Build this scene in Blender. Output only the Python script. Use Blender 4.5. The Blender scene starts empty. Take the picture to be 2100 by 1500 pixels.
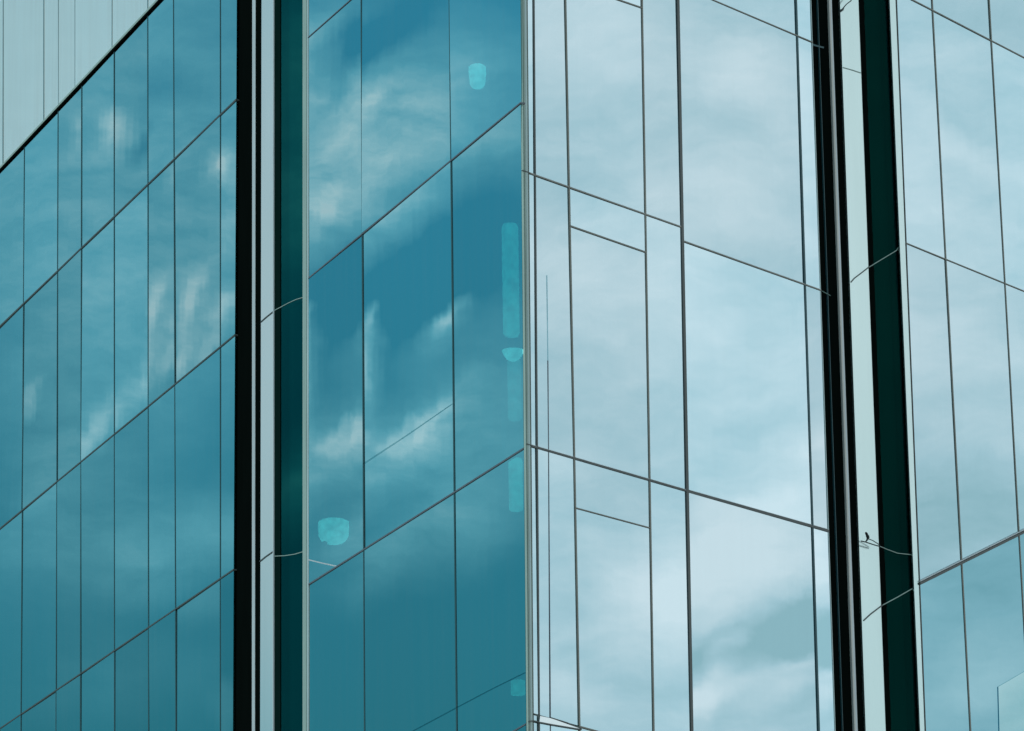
import bpy, bmesh, math, random
from mathutils import Vector, Matrix
random.seed(7)
S = bpy.context.scene
C = S.collection

# ------------------------------------------------------------------ camera
FPX = 9850.0                                    # focal length in pixels of the 2100 px wide photograph
PITCH, ROLL = 0.25833, -0.015364
AZ_A, AZ_C = -0.36841, 0.64                      # compass bearings of the two wall directions
EYE = Vector((0, 0, 1.7))
_F = Vector((0, math.cos(PITCH), math.sin(PITCH)))
_R0 = Vector((1, 0, 0)); _U0 = _R0.cross(_F)
_R = _R0 * math.cos(ROLL) + _U0 * math.sin(ROLL)
_U = _R.cross(_F)
cd = bpy.data.cameras.new('camera'); cam = bpy.data.objects.new('camera', cd); C.objects.link(cam)
cd.sensor_fit = 'HORIZONTAL'; cd.sensor_width = 36; cd.lens = FPX / 2100 * 36
cd.clip_start = 0.5; cd.clip_end = 6000
cam.matrix_world = Matrix(((_R.x, _U.x, -_F.x, EYE.x), (_R.y, _U.y, -_F.y, EYE.y), (_R.z, _U.z, -_F.z, EYE.z), (0, 0, 0, 1)))
S.camera = cam
S.view_settings.view_transform = 'Standard'; S.view_settings.look = 'None'
S.view_settings.gamma = 1; S.view_settings.exposure = 0
S.cycles.max_bounces = 10; S.cycles.transparent_max_bounces = 16; S.cycles.caustics_reflective = False

# ------------------------------------------------------------------ world: clear sky with two cloud fields
SUN_EL, SUN_AZ = math.radians(48), math.radians(238)    # behind the camera, to the left
w = bpy.data.worlds.new('World'); S.world = w; w.use_nodes = True
nt = w.node_tree; N = nt.nodes; L = nt.links; N.clear()
def nd(t, **k):
    n = N.new(t)
    for a, b in k.items(): setattr(n, a, b)
    return n
def mth(op, a, b=None, c=None, clamp=False):
    n = nd('ShaderNodeMath', operation=op, use_clamp=clamp)
    for i, v in enumerate((a, b, c)):
        if v is None: continue
        if isinstance(v, (int, float)): n.inputs[i].default_value = v
        else: L.new(v, n.inputs[i])
    return n.outputs[0]
sky = nd('ShaderNodeTexSky', sky_type='NISHITA', sun_disc=False)
sky.sun_elevation = SUN_EL; sky.sun_rotation = SUN_AZ; sky.altitude = 100; sky.air_density = 1.0; sky.dust_density = 0.6; sky.ozone_density = 2.5
tc = nd('ShaderNodeTexCoord'); sx = nd('ShaderNodeSeparateXYZ'); L.new(tc.outputs['Generated'], sx.inputs[0])
az = mth('ARCTAN2', sx.outputs[0], sx.outputs[1])
el = mth('ARCSINE', sx.outputs[2])
# angular cloud coordinates: 1 unit = 1000 'pixels' of a 9850 px focal length, y upward
ev = mth('MULTIPLY', mth('SUBTRACT', el, PITCH), FPX / 1000)
def uco(center):
    return mth('MULTIPLY', mth('SUBTRACT', center, az), FPX * math.cos(PITCH) / 1000)
comb = {}
for key, cen in (('west', 2 * AZ_A), ('east', 2 * AZ_C)):
    cx = nd('ShaderNodeCombineXYZ'); L.new(uco(cen), cx.inputs[0]); L.new(ev, cx.inputs[1]); cx.inputs[2].default_value = 0.0
    n1 = nd('ShaderNodeTexNoise'); n1.inputs['Scale'].default_value = 3.2; n1.inputs['Detail'].default_value = 5; n1.inputs['Roughness'].default_value = 0.6
    mp = nd('ShaderNodeMapping'); mp.inputs['Location'].default_value = (3.1, 1.7, 0 if key == 'west' else 5)
    L.new(cx.outputs[0], mp.inputs[0]); L.new(mp.outputs[0], n1.inputs['Vector'])
    sub = nd('ShaderNodeVectorMath', operation='SUBTRACT'); L.new(n1.outputs['Color'], sub.inputs[0]); sub.inputs[1].default_value = (.5, .5, .5)
    sc = nd('ShaderNodeVectorMath', operation='MULTIPLY'); L.new(sub.outputs[0], sc.inputs[0]); sc.inputs[1].default_value = (.13, .17, 0)
    ad = nd('ShaderNodeVectorMath', operation='ADD'); L.new(cx.outputs[0], ad.inputs[0]); L.new(sc.outputs[0], ad.inputs[1])
    comb[key] = (cx.outputs[0], ad.outputs[0])
def puff(key, x, y, a, b, ang, amp, acc):
    m = nd('ShaderNodeMapping', vector_type='TEXTURE')
    m.inputs['Location'].default_value = ((x - 1050) / 1000, (750 - y) / 1000, 0)
    m.inputs['Rotation'].default_value = (0, 0, math.radians(ang)); m.inputs['Scale'].default_value = (a / 1000, b / 1000, 1)
    L.new(chain_vec[key], m.inputs[0])
    g = nd('ShaderNodeTexGradient', gradient_type='SPHERICAL'); L.new(m.outputs[0], g.inputs[0])
    f = nd('ShaderNodeMapRange', interpolation_type='SMOOTHSTEP'); L.new(g.outputs[0], f.inputs[0])
    f.inputs[1].default_value = 0; f.inputs[2].default_value = 1; f.inputs[3].default_value = 0; f.inputs[4].default_value = amp
    return mth('ADD', acc, f.outputs[0]) if acc is not None else f.outputs[0]
WEST = [  # cloud banks and wisps: x, y, half length, half width, tilt, density
    (3600, 600, 1500, 1900, 0, 1.5),  # unseen cloud bank, added for the swivelled recess panel to mirror
    (150, 120, 900, 620, 32, .40), (330, 560, 700, 430, 38, .34), (60, 700, 480, 300, 38, .18),
    (405, 655, 190, 70, 40, .34), (330, 640, 140, 45, 68, .24), (415, 345, 105, 45, 38, .38), (205, 265, 95, 65, 70, .30),
    (285, 290, 90, 40, 52, -.32), (210, 850, 130, 60, 50, .30), (60, 960, 180, 90, 40, .22), (10, 430, 150, 90, 40, .22), (425, 500, 170, 80, 45, .18),
    (345, 1120, 330, 170, 15, .30), (290, 770, 150, 70, 40, .22), (120, 1060, 260, 150, 40, .14), (475, 1450, 80, 180, 80, .25), (330, 170, 120, 60, 30, -.14),
    (690, 260, 430, 300, 50, .36), (840, 330, 460, 220, 42, .34), (800, 70, 230, 85, 38, -.42), (650, 60, 200, 140, 40, .22), (660, 420, 150, 240, 80, .18),
    (715, 740, 190, 55, 76, .40), (885, 640, 130, 60, 55, .32), (860, 690, 200, 80, 40, .10),
    (690, 950, 360, 150, 28, .44), (850, 870, 240, 75, 36, .28), (645, 930, 170, 80, 45, .18), (930, 990, 340, 230, 32, .24),
    (1000, 800, 300, 260, 50, .28), (1000, 200, 300, 460, 80, .34), (830, 530, 320, 190, 36, -.34), (850, 1110, 340, 130, 28, .20),
    (780, 1170, 170, 80, 60, .14), (120, 1050, 560, 330, 30, .16), (200, 1380, 300, 160, 20, .10),
    (420, 640, 110, 30, 30, .28), (395, 690, 90, 26, 38, .22), (325, 655, 95, 24, 72, .26), (300, 745, 90, 24, 52, .26), (185, 870, 75, 26, 48, .34), (40, 800, 60, 26, 55, .3), (425, 335, 80, 24, 36, .36), (205, 250, 60, 40, 62, .22),
    (712, 725, 130, 30, 78, .38), (725, 660, 60, 18, 60, .3), (890, 630, 80, 30, 52, .38), (845, 850, 140, 32, 40, .34), (660, 920, 110, 34, 42, .34), (775, 880, 90, 22, 45, .26), (560, 1000, 90, 30, 30, .2), (800, 215, 170, 36, 40, .24), (690, 430, 130, 34, 70, .22), (780, 120, 120, 30, 45, -.26), (730, 200, 110, 26, 40, -.2)]
EAST = [
    (1240, 60, 420, 260, -20, .62), (1570, 165, 190, 120, 10, .62), (1480, 440, 330, 170, -15, .70), (1690, 300, 200, 420, 70, .45),
    (1200, 560, 420, 190, -18, .62), (1260, 720, 300, 120, -20, .22), (1620, 990, 240, 150, 40, .60), (1700, 930, 60, 120, 80, .7),
    (1480, 1160, 380, 190, 8, .85), (1560, 1200, 420, 200, 12, .40), (1300, 1260, 200, 130, 30, .45), (1480, 1430, 190, 70, 42, .62),
    (1620, 1440, 120, 60, 30, .45), (1120, 1420, 260, 90, -30, .3), (1590, 1335, 270, 105, 24, -1.05), (1680, 1300, 120, 70, 20, -.4), (1430, 1400, 110, 70, 35, -.6), (1640, 1465, 140, 40, 10, -.3), (1475, 1440, 110, 42, 50, .6), (1560, 1420, 120, 32, 30, .5), (1540, 1330, 60, 26, 30, .45), (1650, 1380, 80, 24, 28, .4), (1500, 1360, 50, 24, 60, .35),
    (1640, 760, 500, 160, -14, .25), (1130, 960, 80, 120, 80, .3),
    (1900, 600, 260, 260, 20, .50), (1980, 340, 380, 55, -38, .42), (1890, 150, 240, 80, 0, .28), (1880, 400, 160, 120, 0, .25),
    (1960, 760, 380, 120, -15, .38), (1950, 1440, 260, 110, 25, .6), (1990, 1260, 200, 90, 20, -.3), (2080, 950, 200, 90, -20, .3), (1960, 1090, 320, 170, 22, -.55), (1400, 700, 2600, 1500, 0, .12)]
dens = {}; chain_vec = {k: v[1] for k, v in comb.items()}
for key, lst in (('west', WEST), ('east', EAST)):
    acc = None
    for i, p in enumerate(lst):
        acc = puff(key, *p, acc)
        if i % 6 == 5:      # evaluate the puffs in small groups: the shader stack is short
            vm = nd('ShaderNodeVectorMath', operation='MULTIPLY_ADD'); L.new(acc, vm.inputs[0]); vm.inputs[1].default_value = (1e-7,) * 3
            L.new(comb[key][1], vm.inputs[2]); chain_vec[key] = vm.outputs[0]
    # fine wispy structure, stretched along the drift of the clouds
    m = nd('ShaderNodeMapping'); m.inputs['Rotation'].default_value = (0, 0, math.radians(-38 if key == 'west' else 12)); m.inputs['Scale'].default_value = (1.0, 2.4, 1)
    L.new(comb[key][1], m.inputs[0])
    n2 = nd('ShaderNodeTexNoise'); n2.inputs['Scale'].default_value = 5.0 if key == 'west' else 6.5; n2.inputs['Detail'].default_value = 8; n2.inputs['Roughness'].default_value = .60
    L.new(m.outputs[0], n2.inputs['Vector'])
    if key == 'west':
        fine = mth('MULTIPLY_ADD', n2.outputs['Fac'], 1.7, 0.08)
        d = mth('MULTIPLY', acc, fine)
    else:
        d = mth('ADD', acc, mth('MULTIPLY_ADD', n2.outputs['Fac'], 1.15, -.575))
    dens[key] = d
# broad overcast to the east, clearer to the west
over = nd('ShaderNodeMapRange', interpolation_type='SMOOTHSTEP'); L.new(az, over.inputs[0])
over.inputs[1].default_value = -0.58; over.inputs[2].default_value = -0.34
tint = nd('ShaderNodeMix', data_type='RGBA', blend_type='MULTIPLY'); tint.inputs[0].default_value = 1
L.new(sky.outputs[0], tint.inputs[6]); tint.inputs[7].default_value = (.20, .72, .66, 1)
# lower air is deeper to the west
low = nd('ShaderNodeMapRange'); L.new(ev, low.inputs[0]); low.inputs[1].default_value = -.75; low.inputs[2].default_value = .75
low.inputs[3].default_value = .74; low.inputs[4].default_value = 1.25
clear = nd('ShaderNodeVectorMath', operation='SCALE'); L.new(tint.outputs[2], clear.inputs[0]); L.new(low.outputs[0], clear.inputs['Scale'])
ramp = nd('ShaderNodeValToRGB'); L.new(dens['west'], ramp.inputs[0]); rs_ = ramp.color_ramp.elements
rs_[0].position = .35; rs_[0].color = (.27, .565, .665, 1); rs_[1].position = 1.0; rs_[1].color = (.56, .61, .665, 1)
rsc = nd('ShaderNodeVectorMath', operation='SCALE'); L.new(ramp.outputs[0], rsc.inputs[0]); rsc.inputs['Scale'].default_value = 10
mw = nd('ShaderNodeMix', data_type='RGBA'); L.new(mth('MULTIPLY', dens['west'], 1.15, clamp=True), mw.inputs[0]); L.new(clear.outputs[0], mw.inputs[6]); L.new(rsc.outputs[0], mw.inputs[7])
er = nd('ShaderNodeValToRGB'); L.new(mth('MULTIPLY_ADD', dens['east'], 1 / 1.6, .6 / 1.6, clamp=True), er.inputs[0]); ee = er.color_ramp.elements
ee[0].position = 0; ee[0].color = (.42, .60, .64, 1); ee[1].position = 1; ee[1].color = (.94, .945, .965, 1)
e2_ = ee.new(.375); e2_.color = (.58, .725, .775, 1)
me = nd('ShaderNodeVectorMath', operation='SCALE'); L.new(er.outputs[0], me.inputs[0]); me.inputs['Scale'].default_value = 10
mix = nd('ShaderNodeMix', data_type='RGBA'); L.new(over.outputs[0], mix.inputs[0]); L.new(mw.outputs[2], mix.inputs[6]); L.new(me.outputs[0], mix.inputs[7])
bg = nd('ShaderNodeBackground'); bg.inputs[1].default_value = 0.1; L.new(mix.outputs[2], bg.inputs[0])
wo = nd('ShaderNodeOutputWorld'); L.new(bg.outputs[0], wo.inputs[0])

sd = bpy.data.lights.new('sun', 'SUN'); sun = bpy.data.objects.new('sun', sd); C.objects.link(sun)
sd.energy = 2.0; sd.angle = math.radians(10); sd.color = (1, .96, .9)
sdir = Vector((math.sin(SUN_AZ) * math.cos(SUN_EL), math.cos(SUN_AZ) * math.cos(SUN_EL), math.sin(SUN_EL)))
sun.rotation_euler = sdir.to_track_quat('Z', 'Y').to_euler(); sun.location = (0, -20, 60)

# ------------------------------------------------------------------ materials
def material(name):
    m = bpy.data.materials.new(name); m.use_nodes = True; t = m.node_tree; t.nodes.clear()
    o = t.nodes.new('ShaderNodeOutputMaterial'); return m, t, o
def plain(name, col, rough=.5, metal=0.0, noise=.12, scale=6.0, spec=.5):
    m, t, o = material(name)
    b = t.nodes.new('ShaderNodeBsdfPrincipled'); b.inputs['Roughness'].default_value = rough; b.inputs['Metallic'].default_value = metal
    b.inputs['Specular IOR Level'].default_value = spec
    g = t.nodes.new('ShaderNodeNewGeometry'); mp = t.nodes.new('ShaderNodeMapping'); mp.inputs['Scale'].default_value = (scale, scale, scale * .15)
    n = t.nodes.new('ShaderNodeTexNoise'); n.inputs['Scale'].default_value = 1; n.inputs['Detail'].default_value = 5
    t.links.new(g.outputs['Position'], mp.inputs[0]); t.links.new(mp.outputs[0], n.inputs['Vector'])
    r = t.nodes.new('ShaderNodeMapRange'); r.inputs[1].default_value = .25; r.inputs[2].default_value = .75; r.inputs[3].default_value = 1 - noise; r.inputs[4].default_value = 1 + noise
    t.links.new(n.outputs['Fac'], r.inputs[0])
    v = t.nodes.new('ShaderNodeVectorMath'); v.operation = 'SCALE'; v.inputs[0].default_value = col; t.links.new(r.outputs[0], v.inputs['Scale'])
    t.links.new(v.outputs[0], b.inputs['Base Color']); t.links.new(b.outputs[0], o.inputs[0]); return m
def glass(name, refl, trans, fac, bump=.00016, rough=.0, stretch=.4, sky_sheen=0, dirt=0):
    """coated glazing: mirror-like coating over a body-tinted, see-through pane, with slight roller-wave ripple"""
    m, t, o = material(name); lk = t.links.new
    gl = t.nodes.new('ShaderNodeBsdfGlossy'); gl.inputs['Roughness'].default_value = rough
    tr = t.nodes.new('ShaderNodeBsdfTransparent'); tr.inputs[0].default_value = (*trans, 1)
    g = t.nodes.new('ShaderNodeNewGeometry'); mp = t.nodes.new('ShaderNodeMapping'); mp.inputs['Scale'].default_value = (2.2, 2.2, stretch * 2.2)
    n = t.nodes.new('ShaderNodeTexNoise'); n.inputs['Scale'].default_value = 1; n.inputs['Detail'].default_value = 1; n.inputs['Roughness'].default_value = .4
    lk(g.outputs['Position'], mp.inputs[0]); lk(mp.outputs[0], n.inputs['Vector'])
    b = t.nodes.new('ShaderNodeBump'); b.inputs['Strength'].default_value = 1; b.inputs['Distance'].default_value = bump; lk(n.outputs['Fac'], b.inputs['Height'])
    lk(b.outputs[0], gl.inputs['Normal'])
    # each pane comes from its own batch: the coating varies a little
    oi = t.nodes.new('ShaderNodeObjectInfo'); r = t.nodes.new('ShaderNodeMapRange'); r.inputs[3].default_value = .90; r.inputs[4].default_value = 1.08; lk(oi.outputs['Random'], r.inputs[0])
    v = t.nodes.new('ShaderNodeVectorMath'); v.operation = 'SCALE'; v.inputs[0].default_value = refl; lk(r.outputs[0], v.inputs['Scale']); lk(v.outputs[0], gl.inputs['Color'])
    mx = t.nodes.new('ShaderNodeMixShader'); mx.inputs[0].default_value = fac; lk(tr.outputs[0], mx.inputs[1]); lk(gl.outputs[0], mx.inputs[2]); out = mx.outputs[0]
    if sky_sheen:                                    # pale diffuse layer standing in for brighter reflected sky
        df = t.nodes.new('ShaderNodeBsdfDiffuse'); df.inputs[0].default_value = (.86, .96, .95, 1)
        m2 = t.nodes.new('ShaderNodeMixShader'); m2.inputs[0].default_value = sky_sheen; lk(out, m2.inputs[1]); lk(df.outputs[0], m2.inputs[2]); out = m2.outputs[0]
    if dirt:                                    # faint dried rain streaks
        dd = t.nodes.new('ShaderNodeBsdfDiffuse'); dd.inputs[0].default_value = (.42, .45, .44, 1)
        m4 = t.nodes.new('ShaderNodeMapping'); m4.inputs['Scale'].default_value = (9, 9, .35); lk(g.outputs['Position'], m4.inputs[0])
        n4 = t.nodes.new('ShaderNodeTexNoise'); n4.inputs['Scale'].default_value = 1; n4.inputs['Detail'].default_value = 6; n4.inputs['Roughness'].default_value = .65; lk(m4.outputs[0], n4.inputs['Vector'])
        r4 = t.nodes.new('ShaderNodeMapRange'); r4.inputs[1].default_value = .42; r4.inputs[2].default_value = .75; r4.inputs[3].default_value = .0; r4.inputs[4].default_value = dirt; lk(n4.outputs['Fac'], r4.inputs[0])
        m3 = t.nodes.new('ShaderNodeMixShader'); lk(r4.outputs[0], m3.inputs[0]); lk(out, m3.inputs[1]); lk(dd.outputs[0], m3.inputs[2]); out = m3.outputs[0]
    lk(out, o.inputs[0]); return m
def glow(name, col, strength):
    m, t, o = material(name)
    e = t.nodes.new('ShaderNodeEmission'); e.inputs[1].default_value = strength
    g = t.nodes.new('ShaderNodeNewGeometry'); n = t.nodes.new('ShaderNodeTexNoise'); n.inputs['Scale'].default_value = 9; t.links.new(g.outputs['Position'], n.inputs['Vector'])
    r = t.nodes.new('ShaderNodeMapRange'); r.inputs[1].default_value = .3; r.inputs[2].default_value = .7; r.inputs[3].default_value = .62; r.inputs[4].default_value = 1.15; t.links.new(n.outputs['Fac'], r.inputs[0])
    v = t.nodes.new('ShaderNodeVectorMath'); v.operation = 'SCALE'; v.inputs[0].default_value = col; t.links.new(r.outputs[0], v.inputs['Scale'])
    t.links.new(v.outputs[0], e.inputs[0]); t.links.new(e.outputs[0], o.inputs[0]); return m
M = dict(
    teal=glass('teal_glass', (.66, .97, .97), (.22, .80, .78), .85, dirt=.025),
    pale=glass('pale_glass', (.72, .93, 1.0), (.3, .7, .7), .86, dirt=.012),
    light=glass('light_glass', (.72, .93, .97), (.5, .8, .8), .9, sky_sheen=.6, dirt=.25),
    darkrefl=glass('dark_reflection_glass', (.36, .64, .72), (.2, .6, .6), .86, dirt=.012),  # far right glass again, a darker sky reflection put into the tint
    dark=glass('dark_glass', (.10, .95, .88), (.1, .45, .42), .13),
    dark2=glass('dark_green_glass', (.05, .9, .8), (.1, .4, .36), .018),
    ledge=plain('ledge_metal', (.93, .96, .96), .12, 1.0, noise=.03),
    palerefl=glass('pale_reflection_glass', (.50, .78, .82), (.2, .6, .6), .86, dirt=.012),  # lighter tint for the pale reflection patch in the lower glazing
    clear=glass('clear_edge', (.8, 1, 1), (.95, 1, 1), .04),
    joint=glass('clear_joint', (.0, .03, .04), (.80, .93, .95), .16),
    frame=plain('frame_metal', (.10, .108, .104), .45, .3),
    warm=plain('warm_frame', (.22, .215, .185), .45, .3),
    violet=plain('grey_frame', (.16, .17, .20), .45, .3),
    tealframe=plain('teal_joint', (.022, .085, .10), .5), joint2=plain('pale_joint', (.14, .24, .26), .5),
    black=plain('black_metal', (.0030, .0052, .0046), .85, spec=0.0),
    blackgreen=plain('black_green_metal', (.004, .016, .014), .8, spec=0.0),
    silver=plain('silver_metal', (.62, .66, .68), .5, .2),
    white=plain('white_metal', (.62, .68, .70), .5),
    panel=plain('pale_panel', (.72, .86, .84), .18, .9, noise=.04, scale=2), edge=plain('pale_edge', (.50, .62, .62), .4),
    trim=plain('green_trim', (.36, .47, .42), .45),
    trimdark=plain('dark_green_trim', (.10, .19, .16), .45),
    cream=plain('cream_edge', (.60, .58, .54), .45),
    inner=plain('dark_interior', (.012, .05, .055), .8),
    ceiling=plain('ceiling', (.10, .25, .26), .8),
    ground=plain('paving', (.22, .22, .21), .85, scale=.8),
    lamp=glow('lamp_glow', (.42, 1.0, .98), 1.5),
    lamp3=glow('dim_tube_glow', (.30, .9, .9), .5),
    lamp2=glow('tube_glow', (.22, .92, .88), .95),
    bird=plain('bird_dark', (.012, .016, .016), .7), birdw=plain('bird_white', (.42, .42, .42), .7), cable=plain('cable', (.02, .03, .03), .5),
)

# ------------------------------------------------------------------ geometry helpers
def ray(px, py):
    return (_F * FPX + _R * (px - 1050) + _U * (750 - py)).normalized()
class Plane:
    """a vertical wall plane: origin, horizontal direction a, outward normal n"""
    def __init__(s, o, bearing, flip=1):
        s.o = Vector(o); s.a = Vector((math.sin(bearing), math.cos(bearing), 0)); s.n = Vector((s.a.y, -s.a.x, 0)) * flip
    def off(s, d):
        p = Plane(s.o + s.n * d, 0); p.a = s.a.copy(); p.n = s.n.copy(); return p
    def hit(s, px, py):
        d = ray(px, py); t = (s.o - EYE).dot(s.n) / d.dot(s.n); return EYE + d * t
    def sz(s, px, py):
        p = s.hit(px, py); return ((p - s.o).dot(s.a), p.z)
    def P(s, u, z, d=0):
        q = s.o + s.a * u + s.n * d; return Vector((q.x, q.y, z))
def link(name, bm, mat, parent=None):
    bmesh.ops.recalc_face_normals(bm, faces=bm.faces)
    me = bpy.data.meshes.new(name); bm.to_mesh(me); bm.free()
    mats = mat if isinstance(mat, (list, tuple)) else [mat]
    for x in mats: me.materials.append(x)
    o = bpy.data.objects.new(name, me); C.objects.link(o)
    if parent is not None: o.parent = parent
    return o
def prism(bm, front, back):
    """closed solid between two loops of equal length"""
    f = [bm.verts.new(v) for v in front]; b = [bm.verts.new(v) for v in back]; n = len(f)
    bm.faces.new(f).tag = True; bm.faces.new(b[::-1])
    for i in range(n): bm.faces.new((f[i], b[i], b[(i + 1) % n], f[(i + 1) % n]))
def vline(pl, x0, y0, x1, y1):                 # mullion as u = k + m z
    (u0, z0), (u1, z1) = pl.sz(x0, y0), pl.sz(x1, y1); m = (u1 - u0) / (z1 - z0); return (u0 - m * z0, m)
def hline(pl, x0, y0, x1, y1):                 # transom as z = k + m u
    (u0, z0), (u1, z1) = pl.sz(x0, y0), pl.sz(x1, y1); m = (z1 - z0) / (u1 - u0); return (z0 - m * u0, m)
def cross(v, h):
    z = (h[0] + h[1] * v[0]) / (1 - h[1] * v[1]); return (v[0] + v[1] * z, z)
def pane(pl, quad, mat, parent, gap=.012, d=0.0, thick=.024, tilt=.0022, name='glass_pane'):
    cu = sum(q[0] for q in quad) / 4; cz = sum(q[1] for q in quad) / 4
    tx, tz = random.gauss(0, tilt * .6), random.gauss(0, tilt * .45)
    pts = []
    for u, z in quad:
        su = gap if u < cu else -gap; s2 = gap if z < cz else -gap
        pts.append((u + su, z + s2))
    f = [pl.P(u, z, d + max(-.02, min(.02, tx * (u - cu) + tz * max(-4, min(4, z - cz))))) for u, z in pts]
    b = [v - pl.n * thick for v in f]
    bm = bmesh.new(); prism(bm, f, b)
    for k in bm.faces: k.material_index = 0 if k.tag else 1     # the coating is on the outer face
    return link(name, bm, [mat, M['clear']], parent)
def bar(pl, p0, p1, wid, d0, d1, mat, parent, name, bm=None):
    """bar of given width lying on the wall from p0 to p1 (wall coordinates), d0..d1 along the normal"""
    e = Vector((p1[0] - p0[0], p1[1] - p0[1])).normalized(); q = Vector((-e.y, e.x)) * wid / 2
    c = [(p0[0] + q.x, p0[1] + q.y), (p1[0] + q.x, p1[1] + q.y), (p1[0] - q.x, p1[1] - q.y), (p0[0] - q.x, p0[1] - q.y)]
    own = bm is None; bm = bm or bmesh.new()
    prism(bm, [pl.P(u, z, d1) for u, z in c], [pl.P(u, z, d0) for u, z in c])
    return link(name, bm, mat, parent) if own else None
def strip(pl, x0t, x1t, x0b, x1b, d0, d1, mat, parent, name, turn=0.0, zb=None, zt=None):
    """upright strip between two picture-height edges, carried on to the ground and the roof"""
    la = vline(pl, x0t, 0, x0b, 1500); lb = vline(pl, x1t, 0, x1b, 1500)
    zt = ZTOP if zt is None else zt; zb = 0.0 if zb is None else zb
    q = [(la[0] + la[1] * zt, zt), (lb[0] + lb[1] * zt, zt), (lb[0] + lb[1] * zb, zb), (la[0] + la[1] * zb, zb)]
    cu = (q[0][0] + q[1][0]) / 2; k = math.tan(turn)   # turn: the face is swivelled a little about its upright axis
    bm = bmesh.new(); prism(bm, [pl.P(u, z, d1 + k * (u - pl.sz((x0t + x1t + x0b + x1b) / 4, 750)[0])) for u, z in q], [pl.P(u, z, d0 - .05) for u, z in q]); return link(name, bm, mat, parent)
ZTOP, ZBOT = 36.0, 0.0
GROUND, ROOF = (0.0, 0.0), (ZTOP, 0.0)
def wpx(pl, px, py, n):                        # metres on the wall for n photo pixels, along the wall
    return abs(pl.sz(px + n, py)[0] - pl.sz(px, py)[0])
TURN = math.radians(9)  # swivel that aims the left recess panel at the added pale cloud
PX = 63.0 / FPX / math.cos(.25)                # metres per photo pixel facing the camera

# ------------------------------------------------------------------ walls of the building in plan
d0 = ray(1080, 912); corner = EYE + d0 * (63.0 / math.hypot(d0.x, d0.y))
WA = Plane((corner.x, corner.y, 0), AZ_A)                       # left and centre wall, running back to the left
WC = Plane((corner.x, corner.y, 0), AZ_C, -1)                   # right-hand wall, running back to the right
if WA.n.y > 0: WA.n = -WA.n
if WC.n.y > 0: WC.n = -WC.n
WE = WC.off(-.04)                                                # pale panel and dark glass set back beside the black recess
WD = WC.off(0); q = WC.hit(1855, 750); WD.o = Vector((q.x, q.y, 0))   # far right wall
uA = WA.sz(484, 750)[0]
WB = WA.off(-.035)                                              # back of the shallow recess

def tag(o, label, cat, group=None):
    o['label'] = label; o['category'] = cat
    if group: o['group'] = group
root = bpy.data.objects.new('glass_building', None); C.objects.link(root); root.location = (0, 0, 0)
tag(root, 'teal and pale mirrored glass building with folded facades and dark vertical recesses', 'building')

def wall(name, pl, u0, u1, d, mat, label=None, z0=0.0, z1=ZTOP, th=.12):
    bm = bmesh.new()
    q = [(u0, z0), (u1, z0), (u1, z1), (u0, z1)]
    prism(bm, [pl.P(u, z, d) for u, z in q], [pl.P(u, z, d - th) for u, z in q])
    o = link(name, bm, mat, root)
    if label: o['label'] = label
    return o
def grid(pl, parent, cols, rows, mat, skip=(), d=0, tilt=.0022):
    for i in range(len(cols) - 1):
        for j in range(len(rows) - 1):
            if (i, j) in skip: continue
            a, b = cols[i], cols[i + 1]; t, u = rows[j], rows[j + 1]
            pane(pl, [cross(a, t), cross(b, t), cross(b, u), cross(a, u)], mat, parent, d=d, tilt=tilt)
def mull(pl, v, h0, h1, n, mat, parent, px, name='mullion', d1=.010):
    bar(pl, cross(v, h0), cross(v, h1), wpx(pl, px, 750, n * .68), -.06, d1, mat, parent, name)
def tran(pl, v0, v1, h, n, mat, parent, name='transom', d1=.013):
    bar(pl, cross(v0, h), cross(v1, h), PX * n * .74, -.06, d1, mat, parent, name)

# ---- left facade -------------------------------------------------
uL = WA.sz(-700, 400)[0]
fa = wall('facade', WA, uA + .05, uL, -.30, M['inner'], 'blue glass facade left of the dark recess')
V = lambda pl, a, b: vline(pl, a, 0, b, 1500)
acols = [V(WA, x, y) for x, y in ((486, 478), (452, 452), (356, 361), (303, 305), (234, 235), (168, 165), (120, 115), (52, 43), (-22, -34), (-100, -112), (-190, -202), (-330, -342))]
arows = [hline(WA, 0, 352, 331, 0), hline(WA, 0, 670, 487, 203), hline(WA, 0, 1085, 485, 685), hline(WA, 0, 1495, 482, 1167), hline(WA, 0, 1880, 482, 1650), GROUND]
grid(WA, fa, acols, arows, M['teal'], tilt=.0036)
for k, (v, n) in enumerate(zip(acols, (3, 3.2, 3.4, 3.4, 3.2, 3.8, 3.6, 3.8, 3, 3, 3, 3))):
    if k == 0: continue
    mull(WA, v, arows[0], arows[-1], n * .58, M['tealframe'], fa, 300, d1=.006)
for h, n in zip(arows[1:5], (6, 5, 4.6, 4.6)): tran(WA, acols[0], acols[-1], h, n, M['frame'], fa)
# upper storey behind the thick dark sill line
ft = wall('upper_facade', WA, uA + .05, uL, -.31, M['inner'], 'pale glass storey above the thick dark sill', z0=cross(acols[0], arows[0])[1] + .1)
ft2 = V(WA, 486, 478)
tcols = [ft2, V(WA, 400, 400), V(WA, 300, 300), V(WA, 227, 224), V(WA, 151, 151), V(WA, 117, 117), V(WA, 87, 86), V(WA, 4, 1), V(WA, -80, -85), V(WA, -180, -185), V(WA, -330, -342)]
ua, ub = acols[0], acols[-1]
grid(WA, ft, tcols, [ROOF, arows[0]], M['light'], d=-.03)
for v, n in zip(tcols[1:], (3, 3, 3, 2, 3, 3.4, 5, 3, 3, 3)): mull(WA, v, ROOF, arows[0], n * .5, M['joint2'], ft, 300, d1=-.022)
tran(WA, acols[0], acols[-1], arows[0], 10, M['black'], ft, 'sill', d1=.03)
hh = (arows[0][0] + PX * 11, arows[0][1])
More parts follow.
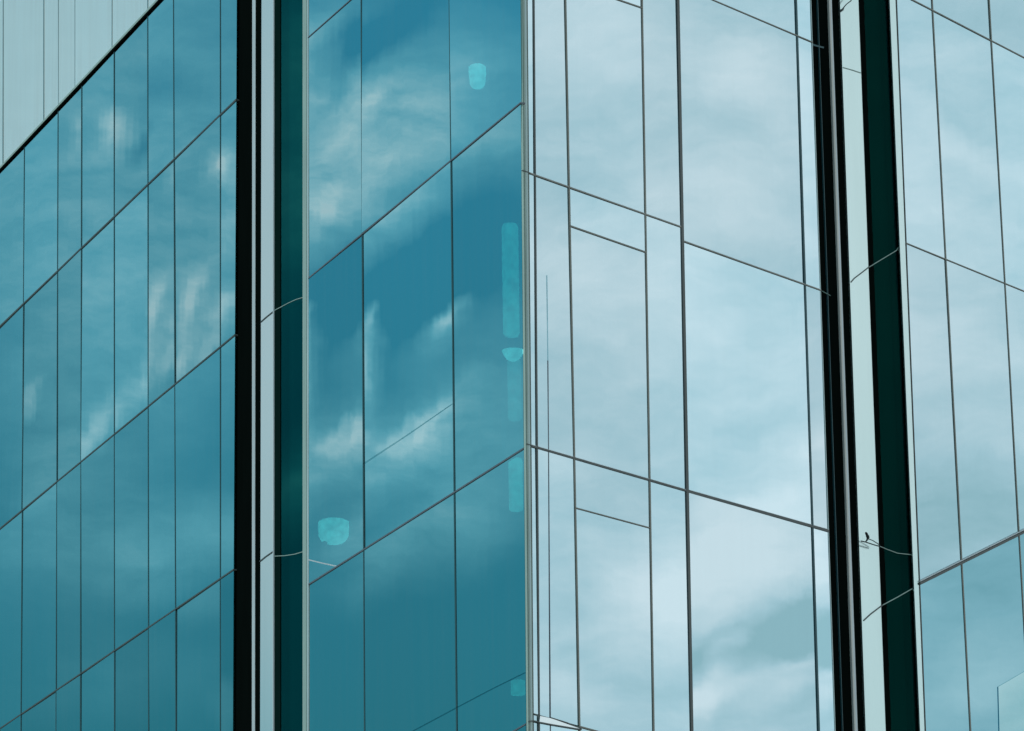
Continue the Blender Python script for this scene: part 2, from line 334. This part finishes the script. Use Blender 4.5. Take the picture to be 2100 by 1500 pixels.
tran(WA, acols[0], acols[-1], hh, 9, M['trim'], ft, 'sill_flashing', d1=.01)
# ---- recess between left and centre ----------------------------------
zt = ZTOP
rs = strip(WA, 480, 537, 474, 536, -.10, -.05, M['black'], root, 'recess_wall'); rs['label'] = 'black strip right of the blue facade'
strip(WA, 512, 518.5, 511, 517, -.0, -.044, M['silver'], rs, 'metal_strip')
bm = bmesh.new()
u0, u1 = WB.sz(638, 750)[0], WB.sz(525, 750)[0]
qd = [(u0, 0), (u1, 0), (u1, zt), (u0, zt)]
prism(bm, [WB.P(u, z, -.20) for u, z in qd], [WB.P(u, z, -.25) for u, z in qd])
rb = link('recess_glazing', bm, M['inner'], root); rb['label'] = 'dark glass and pale panel at the back of the recess'
strip(WB, 541, 563.5, 540, 563.5, -.03, .0, M['panel'], rb, 'pale_panel', turn=TURN)
strip(WB, 562, 563.4, 561.6, 563, -.03, .02, M['white'], rb, 'edge_trim')
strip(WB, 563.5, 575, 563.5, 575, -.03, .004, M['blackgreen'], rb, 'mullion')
strip(WB, 577, 640, 577, 640, -.024, .0, M['dark'], rb, 'glass_pane')
def curve_bar(pl, pts, wid, mat, parent, name, d0=-.01, d1=.010):
    """thin strip following a slightly bowed line on the wall"""
    bm = bmesh.new(); uv = [pl.sz(*p) for p in pts]; rows = []
    for u, z in uv:
        rows.append([bm.verts.new(pl.P(u, z + wid / 2, d0)), bm.verts.new(pl.P(u, z + wid / 2, d1)), bm.verts.new(pl.P(u, z - wid / 2, d1)), bm.verts.new(pl.P(u, z - wid / 2, d0))])
    for a, b in zip(rows, rows[1:]):
        for k in range(4): bm.faces.new((a[k], a[(k + 1) % 4], b[(k + 1) % 4], b[k]))
    bm.faces.new(rows[0]); bm.faces.new(rows[-1][::-1]); return link(name, bm, mat, parent)
cen = WB.hit(552.2, 750); WT = Plane((cen.x, cen.y, 0), 0); WT.a = (WB.a + WB.n * math.tan(TURN)).normalized(); WT.n = Vector((WT.a.y, -WT.a.x, 0))
if WT.n.y > 0: WT.n = -WT.n
curve_bar(WT, ((535, 661), (545, 652), (555, 644), (564, 637)), PX * 2.4, M['frame'], rb, 'transom', d0=-.02, d1=.010)
curve_bar(WB, ((564, 637), (577, 630), (592, 622), (607, 615), (623, 610)), PX * 1.5, M['trim'], rb, 'transom')
curve_bar(WT, ((533, 1152), (544, 1143), (564, 1129)), PX * 2.6, M['frame'], rb, 'transom', d0=-.02, d1=.010)
curve_bar(WB, ((564, 1141), (585, 1140), (605, 1137), (622, 1132)), PX * 1.6, M['trim'], rb, 'transom')

# ---- centre facade -----------------------------------------------------
uB = WA.sz(628, 750)[0]
fb = wall('facade', WA, 1.1, uB + 7, -1.55, M['inner'], 'deep teal glass facade between the recess and the building corner')
bcols = [V(WA, 633, 634), V(WA, 741, 748), V(WA, 922, 937), V(WA, 1067, 1080)]
b1, b2, b3, b4 = hline(WA, 630, 80, 720, 0), hline(WA, 635, 570, 1068, 212), hline(WA, 632, 1200, 1075, 920), hline(WA, 845, 1621, 1080, 1485)
brows = [ROOF, b1, b2, b3, b4, GROUND]
grid(WA, fb, bcols, brows, M['teal'], tilt=.0036)
for v, n in zip(bcols[1:3], (4, 4.4)): mull(WA, v, ROOF, GROUND, n * .7, M['tealframe'], fb, 840, d1=.007)
for h, n in ((b1, 3.2), (b2, 4.2), (b3, 4.6), (b4, 4)): tran(WA, bcols[0], bcols[-1], h, n, M['violet'], fb)
strip(WA, 622, 630, 622, 630, -.05, .012, M['trim'], fb, 'frame_jamb')
strip(WA, 630.6, 633.4, 630.6, 633.8, 0, .008, M['edge'], fb, 'edge_trim')
curve_bar(WA, ((632, 1148), (660, 1155), (692, 1162)), PX * 2.6, M['silver'], fb, 'glazing_joint')
for pts in (((746, 951), (835, 893), (928, 829)), ((750, 1551), (852, 1497), (934, 1453)), ((934, 1453), (1012, 1412), (1077, 1380))):
    curve_bar(WA, pts, PX * 1.4, M['joint'], fb, 'glazing_joint', d0=.004, d1=.010)
# floors and lamps behind the centre glazing
for h in (b1, b2, b3, b4):
    bm = bmesh.new(); qd = [(.55, -.62), (uB, -.62), (uB, -1.5), (1.15, -1.5)]
    prism(bm, [WA.P(u, h[0] + h[1] * u, dd) for u, dd in qd], [WA.P(u, h[0] + h[1] * u - .10, dd) for u, dd in qd]); link('floor_slab', bm, M['inner'], fb)

# ---- corner -----------------------------------------------------------
ec = strip(WC, 1068.5, 1080.5, 1082, 1092.5, .032, .010, M['trim'], root, 'corner_post'); ec['label'] = 'pale green metal post on the building corner'
strip(WC, 1079.4, 1080.6, 1092, 1093.2, .03, .014, M['frame'], ec, 'seam')
strip(WC, 1070.6, 1071.4, 1083.6, 1084.4, .03, .014, M['trimdark'], ec, 'seam')
strip(WC, 1074.5, 1077.5, 1087.2, 1090, .03, .013, M['edge'], ec, 'cover_strip')
for pts in (((1070, 350), (1076, 352), (1086, 356)), ((1078, 911), (1082, 912), (1090, 915))):
    curve_bar(WC, pts, PX * 2, M['frame'], ec, 'joint', d0=.0, d1=.018)
# ---- right-hand facade -------------------------------------------------
u0 = WC.sz(1094, 750)[0]; uC = WC.sz(1688, 750)[0]
fc = wall('facade', WC, .80, uC - .02, -.30, M['inner'], 'pale mirrored facade reflecting white clouds right of the corner')
ccols = [V(WC, 1081, 1092.5), V(WC, 1094, 1105), V(WC, 1159, 1188), V(WC, 1316, 1340), V(WC, 1389.5, 1418), V(WC, 1632, 1679), V(WC, 1663, 1713)]
c0, c1, c2, c3 = hline(WC, 1085, -245, 1395, -102), hline(WC, 1085, 356, 1395, 466), hline(WC, 1078, 912, 1410, 1008), hline(WC, 1105, 1468, 1400, 1548)
e1, e2, e3, e4 = hline(WC, 1460, 0, 1663, 86), hline(WC, 1400, 495, 1652, 585), hline(WC, 1410, 1008, 1700, 1090), hline(WC, 1418, 1580, 1700, 1650)
vs = vline(WC, 1121, 530, 1128, 1500)
pts = ccols
grid(WC, fc, ccols[0:3], [ROOF, c0, c1], M['pale'])
grid(WC, fc, ccols[0:3], [c1, c2, c3, GROUND], M['pale'])
def shift(h, pxs): return (h[0] - PX * pxs, h[1])
s0 = hline(WC, 1168, -34, 1314, 16); s1 = hline(WC, 1172, 465, 1324, 518); s2 = hline(WC, 1183, 1043, 1335, 1084)
grid(WC, fc, ccols[2:4], [ROOF, c0, s0, c1, s1, c2, s2, c3, GROUND], M['pale'])
grid(WC, fc, ccols[3:5], [ROOF, c0, c1, c2, c3, GROUND], M['pale'])
grid(WC, fc, ccols[4:7], [ROOF, e1, e2, e3, e4, GROUND], M['pale'])
mull(WC, ccols[1], ROOF, GROUND, 4.4, M['frame'], fc, 1100)
bar(WC, WC.sz(1121.4, 565), WC.sz(1123.4, 740), wpx(WC, 1125, 750, .9), .0, .006, M['joint'], fc, 'mullion')
bar(WC, WC.sz(1123.4, 740), cross(vs, GROUND), wpx(WC, 1125, 750, 1.3), .0, .006, M['violet'], fc, 'mullion')
mull(WC, ccols[2], ROOF, GROUND, 4.6, M['warm'], fc, 1170)
mull(WC, ccols[3], ROOF, GROUND, 4.4, M['warm'], fc, 1330)
mull(WC, ccols[4], ROOF, GROUND, 7.6, M['frame'], fc, 1400, d1=.014)
mull(WC, ccols[5], ROOF, GROUND, 5, M['tealframe'], fc, 1650)
for h, n, a, b in ((c0, 3, 1, 4), (c1, 3.4, 0, 4), (c2, 5.0, 0, 4), (c3, 4, 2, 4), (e1, 3.4, 4, 6), (e2, 3.2, 4, 6), (e3, 7, 4, 6), (e4, 5, 4, 6), (s0, 4, 2, 3), (s1, 4.2, 2, 3), (s2, 3.2, 2, 3)):
    tran(WC, ccols[a], ccols[b], h, n, M['warm'] if n < 4.5 else M['frame'], fc)
for h, n, a, b in ((c1, 3.4, 0, 4), (c2, 5, 0, 4), (e3, 7, 4, 6), (e2, 3.2, 4, 6)):
    tran(WC, ccols[a], ccols[b], (h[0] + PX * (n * .43 + .7), h[1]), 1.3, M['silver'], fc, 'transom_highlight', d1=.009)  # thin pale bars drawn as highlights beside the transoms
# pale ledge that opens in a wedge at the foot of the corner
bm = bmesh.new(); pw = [WC.sz(*p) for p in ((1105, 1469), (1128, 1474), (1187, 1495), (1130, 1487), (1104, 1481))]
prism(bm, [WC.P(u, z, .022) for u, z in pw], [WC.P(u, z, .0) for u, z in pw]); link('ledge', bm, M['ledge'], fc)
curve_bar(WC, ((1128, 1473), (1160, 1483), (1190, 1495)), PX * 2.2, M['frame'], fc, 'transom', d0=.0, d1=.026)
curve_bar(WC, ((1082, 1480), (1092, 1479), (1104, 1482), (1130, 1487), (1190, 1497)), PX * 2.2, M['frame'], fc, 'transom', d0=.0, d1=.026)

# ---- right recess ------------------------------------------------------
RB = WC.off(-.05)
bm = bmesh.new(); u0, u1 = RB.sz(1640, 750)[0], RB.sz(1775, 750)[0]
qd = [(u0, 0), (u1, 0), (u1, zt), (u0, zt)]
prism(bm, [RB.P(u, z, -.02) for u, z in qd], [RB.P(u, z, -.10) for u, z in qd])
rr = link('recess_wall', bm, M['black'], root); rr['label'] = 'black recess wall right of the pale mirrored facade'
strip(RB, 1698.5, 1701.5, 1751, 1753.5, .03, .012, M['cream'], rr, 'metal_strip')
strip(RB, 1701.5, 1704.5, 1753.5, 1758, .03, .010, M['silver'], rr, 'metal_strip')
strip(RB, 1676, 1677.0, 1728, 1729.0, .02, .005, M['tealframe'], rr, 'reflection_line')  # thin teal strip painted as a faint reflection in the black
strip(WC, 1661.5, 1663.0, 1711.5, 1713.0, .02, .006, M['edge'], fc, 'edge_trim')
curve_bar(RB, ((1684, 597), (1693, 602), (1702, 607)), PX * 1.5, M['trimdark'], rr, 'bracket', d0=.0, d1=.012)
curve_bar(RB, ((1664, 91), (1676, 95), (1689, 98)), PX * 4, M['tealframe'], rr, 'bracket', d0=.0, d1=.004)
# ---- short return wall ---------------------------------------------------
ulo, uhi = WE.sz(1960, 750)[0], WE.sz(1700, 750)[0]
bm = bmesh.new(); qd = [(ulo, 0), (uhi, 0), (uhi, zt), (ulo, zt)]
prism(bm, [WE.P(u, z, -.30) for u, z in qd], [WE.P(u, z, -.34) for u, z in qd])
re = link('return_facade', bm, M['inner'], root); re['label'] = 'pale panel and dark green glass on the short return wall'
strip(WE, 1722.5, 1761, 1775.5, 1817, -.03, .0, M['panel'], re, 'pale_panel')
strip(WE, 1761, 1771, 1817, 1827, -.03, .006, M['black'], re, 'mullion')
strip(WE, 1771, 1826, 1827, 1889, -.024, .0, M['dark2'], re, 'glass_pane')
curve_bar(WE, ((1745, 579), (1752, 571), (1764, 562), (1782, 548)), PX * 2.6, M['frame'], re, 'transom')
curve_bar(WE, ((1782, 548), (1800, 537), (1820, 525), (1838, 514), (1843, 506)), PX * 1.7, M['trim'], re, 'transom')
curve_bar(WE, ((1771, 1273), (1785, 1260), (1810, 1241)), PX * 3, M['frame'], re, 'transom')
curve_bar(WE, ((1810, 1241), (1840, 1225), (1873, 1206)), PX * 2.0, M['trim'], re, 'transom')
curve_bar(WE, ((1804, 1121), (1818, 1127), (1840, 1135), (1868, 1138)), PX * 1.4, M['trim'], re, 'transom')
curve_bar(WE, ((1729, 139), (1747, 144), (1765, 150)), PX * 1.6, M['trim'], re, 'transom')
# ---- far right facade -----------------------------------------------------
fd = wall('facade', WD, .20, 9.0, -.20, M['inner'], 'pale mirrored facade at the far right edge')
dcols = [V(WD, 1837.5, 1896), V(WD, 1911, 1990), V(WD, 2028, 2112), V(WD, 2140, 2226), V(WD, 2300, 2388), V(WD, 2460, 2550)]
d1_, d2_, d3_ = hline(WD, 1870, 0, 2100, 119), hline(WD, 1845, 494, 2100, 598), hline(WD, 1890, 1010 + 60, 2100, 1150)
strip(WD, 1824, 1836, 1886.5, 1896, .03, .004, M['panel'], fd, 'edge_trim')
strip(WD, 1837, 1838.5, 1896.5, 1898, -.06, .012, M['frame'], fd, 'mullion')
for v, n in zip(dcols[1:5], (3.4, 3, 3, 3)): mull(WD, v, ROOF, GROUND, n, M['warm'], fd, 1950)
for h, n in ((d1_, 4), (d2_, 3.4)): tran(WD, dcols[0], dcols[-1], h, n, M['warm'], fd)
# ---- glazing below the sloping transom, darker reflection put into its tint -------------------------------
h1 = hline(WD, 1890, 1195, 2100, 1091)
ff = wall('lower_facade', WD, .32, 9.0, -.31, M['inner'], 'glazing below the sloping transom at bottom right, tinted as a darker reflection', z1=3)
grid(WD, fd, dcols, [ROOF, d1_, d2_, h1], M['pale'])
grid(WD, ff, dcols, [h1, GROUND], M['darkrefl'], tilt=.001)
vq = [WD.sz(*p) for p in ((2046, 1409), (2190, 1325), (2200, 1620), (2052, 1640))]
bm = bmesh.new(); prism(bm, [WD.P(u, z, .012) for u, z in vq], [WD.P(u, z, .002) for u, z in vq]); link('reflection_patch', bm, M['palerefl'], ff)  # paler quad standing in for a soft reflection in the lower glazing
tran(WD, dcols[0], dcols[-1], h1, 7.5, M['frame'], ff, 'sloping_transom', d1=.03)
tran(WD, dcols[0], dcols[-1], (h1[0] + PX * 6, h1[1]), 3, M['silver'], ff, 'transom_highlight', d1=.03)
# main roof
bm = bmesh.new(); A0 = WA.P(uL, 0, -.3); A1 = WA.P(0.2, 0, -.3); A2 = WC.P(uC, 0, -.3); A3 = WD.P(.2, 0, -.35); A4 = WD.P(9, 0, -.35)
far = Vector((0, 25, 0)); lp = [A0, A1, A2, A3, A4, A4 + far, A0 + far]
prism(bm, [Vector((p.x, p.y, ZTOP)) for p in lp], [Vector((p.x, p.y, ZTOP + .4)) for p in lp]); link('roof', bm, M['frame'], root)

# ------------------------------------------------------------------ lamps glowing behind the centre glass
def lathe(bm, prof, cx, cy, cz, seg=20, sx=1, sy=1):
    rings = [[bm.verts.new((cx + r * sx * math.cos(2 * math.pi * k / seg), cy + r * sy * math.sin(2 * math.pi * k / seg), cz + z)) for k in range(seg)] for r, z in prof]
    for a, b in zip(rings, rings[1:]):
        for k in range(seg): bm.faces.new((a[k], a[(k + 1) % seg], b[(k + 1) % seg], b[k]))
    bm.faces.new(rings[0][::-1]); bm.faces.new(rings[-1])
def pendant(px, py, wpx_, hpx, label, depth, zceil, taper):
    pl = WA.off(-depth); p = pl.hit(px, py); s = (p - EYE).length / FPX; R = wpx_ * s / 2; Hh = hpx * s
    e = bpy.data.objects.new('pendant_lamp', None); C.objects.link(e); e.location = p; tag(e, label, 'lamp')
    bm = bmesh.new(); lathe(bm, [(R * .15, -Hh / 2), (R * .55, -Hh * .48), (R * .8, -Hh * .38), (R * taper, -Hh * .2), (R, Hh * .2), (R * .98, Hh * .42), (R * .7, Hh * .5)], 0, 0, 0)
    o = link('lamp_shade', bm, M['lamp'], e)
    for f in o.data.polygons: f.use_smooth = True
    bm = bmesh.new(); lathe(bm, [(.008, Hh * .5), (.008, zceil - p.z)], 0, 0, 0, seg=6); link('cord', bm, M['inner'], e)
def slab_under(h): return h[0] + h[1] * 2.2 - .35
pendant(979, 158, 36, 50, 'small glowing bucket-shaped lamp high behind the centre glass', 1.2, slab_under(b1), .92)
pendant(684, 1091, 64, 50, 'wide glowing bowl lamp low behind the centre glass by the recess', .40, slab_under(b2), .95)
def tube(x0, x1, y0, y1, label, depth, mat, slant=0):
    pl = WA.off(-depth); a = pl.hit((x0 + x1) / 2, y0); b = pl.hit((x0 + x1) / 2 + slant, y1); s = (a - EYE).length / FPX
    R = (x1 - x0) / 2 * s; Hh = a.z - b.z
    e = bpy.data.objects.new('tube_lamp', None); C.objects.link(e); e.location = (b.x, b.y, b.z); tag(e, label, 'lamp', 'tube lamps behind the corner glass')
    bm = bmesh.new(); lathe(bm, [(R * .8, 0), (R, Hh * .03), (R, Hh * .97), (R * .85, Hh)], 0, 0, 0, seg=16)
    o = link('lamp_shade', bm, mat, e)
    for f in o.data.polygons: f.use_smooth = len(f.vertices) == 4
    bm = bmesh.new(); lathe(bm, [(R * .4, Hh + .002), (R * .4, Hh + .06)], 0, 0, 0, seg=10); link('lamp_cap', bm, M['inner'], e)
tube(1032, 1066, 458, 690, 'tallest glowing tube lamp behind the glass beside the corner post', .45, M['lamp2'])
tube(1042, 1070, 738, 862, 'dim glowing tube lamp below the round globe beside the corner post', .45, M['lamp3'])
tube(1044, 1073, 940, 1048, 'bright glowing tube lamp just under the second transom by the corner', .45, M['lamp2'])
tube(1048, 1077, 1396, 1426, 'short glowing drum lamp near the bottom of the corner post', .45, M['lamp2'])
pl = WA.off(-.25); p = pl.hit(1052, 722); s = (p - EYE).length / FPX
e = bpy.data.objects.new('globe_lamp', None); C.objects.link(e); e.location = p; tag(e, 'round globe lamp with a bright lower bowl between two tube lamps', 'lamp')
bm = bmesh.new(); bmesh.ops.create_uvsphere(bm, u_segments=20, v_segments=12, radius=22 * s); bmesh.ops.translate(bm, verts=bm.verts, vec=(0, 0, 6 * s)); link('globe', bm, M['inner'], e)
bm = bmesh.new(); lathe(bm, [(4 * s, -20 * s), (14 * s, -15 * s), (21 * s, -4 * s), (23 * s, 2 * s), (22.5 * s, 3 * s)], 0, 0, 0); link('lamp_bowl', bm, M['lamp'], e)

# ------------------------------------------------------------------ bird on a wire across the pale panel
bz = WE.off(.10)
def P(px, py): return bz.hit(px, py)
s = (P(1780, 1100) - EYE).length / FPX
bm = bmesh.new()
def chain(bm, pts, rad, seg=8):
    rings = []
    for i, p in enumerate(pts):
        t = (pts[min(i + 1, len(pts) - 1)] - pts[max(i - 1, 0)]).normalized(); a = t.cross(Vector((0, 1, .2))).normalized(); b = t.cross(a)
        r = rad[i] if isinstance(rad, (list, tuple)) else rad
        rings.append([bm.verts.new(p + (a * math.cos(2 * math.pi * k / seg) + b * math.sin(2 * math.pi * k / seg)) * r) for k in range(seg)])
    for x, y in zip(rings, rings[1:]):
        for k in range(seg): bm.faces.new((x[k], x[(k + 1) % seg], y[(k + 1) % seg], y[k]))
    bm.faces.new(rings[0][::-1]); bm.faces.new(rings[-1])
chain(bm, [P(1766, 1110), P(1775, 1112), P(1790, 1117), P(1804, 1121)], .009)
chain(bm, [P(1780, 1105), P(1790, 1109), P(1804, 1118)], .007)
wire = link('wire', bm, M['cable'], None); tag(wire, 'thin dark forked wire crossing the pale panel of the return wall', 'wire')
bird = bpy.data.objects.new('bird', None); C.objects.link(bird); bird.location = P(1776, 1112); tag(bird, 'tiny dark bird with a pale band perched on the wire', 'bird')
def bl(name, pts, rad, mat):
    bm = bmesh.new(); o0 = bird.location; chain(bm, [P(*p) - o0 for p in pts], [r * s for r in rad]); return link(name, bm, mat, bird)
bl('body', [(1774.6, 1092.2), (1775.6, 1093), (1777, 1095), (1778, 1097.5), (1779, 1100), (1780, 1102.5), (1779, 1106), (1777, 1109.5), (1774, 1112)], [.5, 2.2, 2.8, 2.6, 3.7, 3.3, 2.2, 1.5, .8], M['bird'])
bl('wing', [(1776.5, 1097), (1779, 1099), (1781.6, 1100.5)], [.8, 1.6, .6], M['birdw'])
bl('beak', [(1775, 1092.8), (1773.4, 1093.4)], [.6, .1], M['bird'])
# clamp and cable near the top of the same panel
bm = bmesh.new(); chain(bm, [P(1722, 26), P(1725, 22), P(1728, 20), P(1731, 15)], [.006, .02, .018, .008]); chain(bm, [P(1730, 16), P(1736, 9), P(1744, 3), P(1752, -8), P(1760, -30)], .008)
cb = link('cable', bm, M['cable'], None); tag(cb, 'thin black cable with a thick end at the top of the pale return panel', 'cable')

# ------------------------------------------------------------------ ground
bm = bmesh.new(); k = 3000
bm.faces.new([bm.verts.new(v) for v in ((-k, -k, -.01), (k, -k, -.01), (k, k, -.01), (-k, k, -.01))])
g = link('ground', bm, M['ground']); g['kind'] = 'structure'
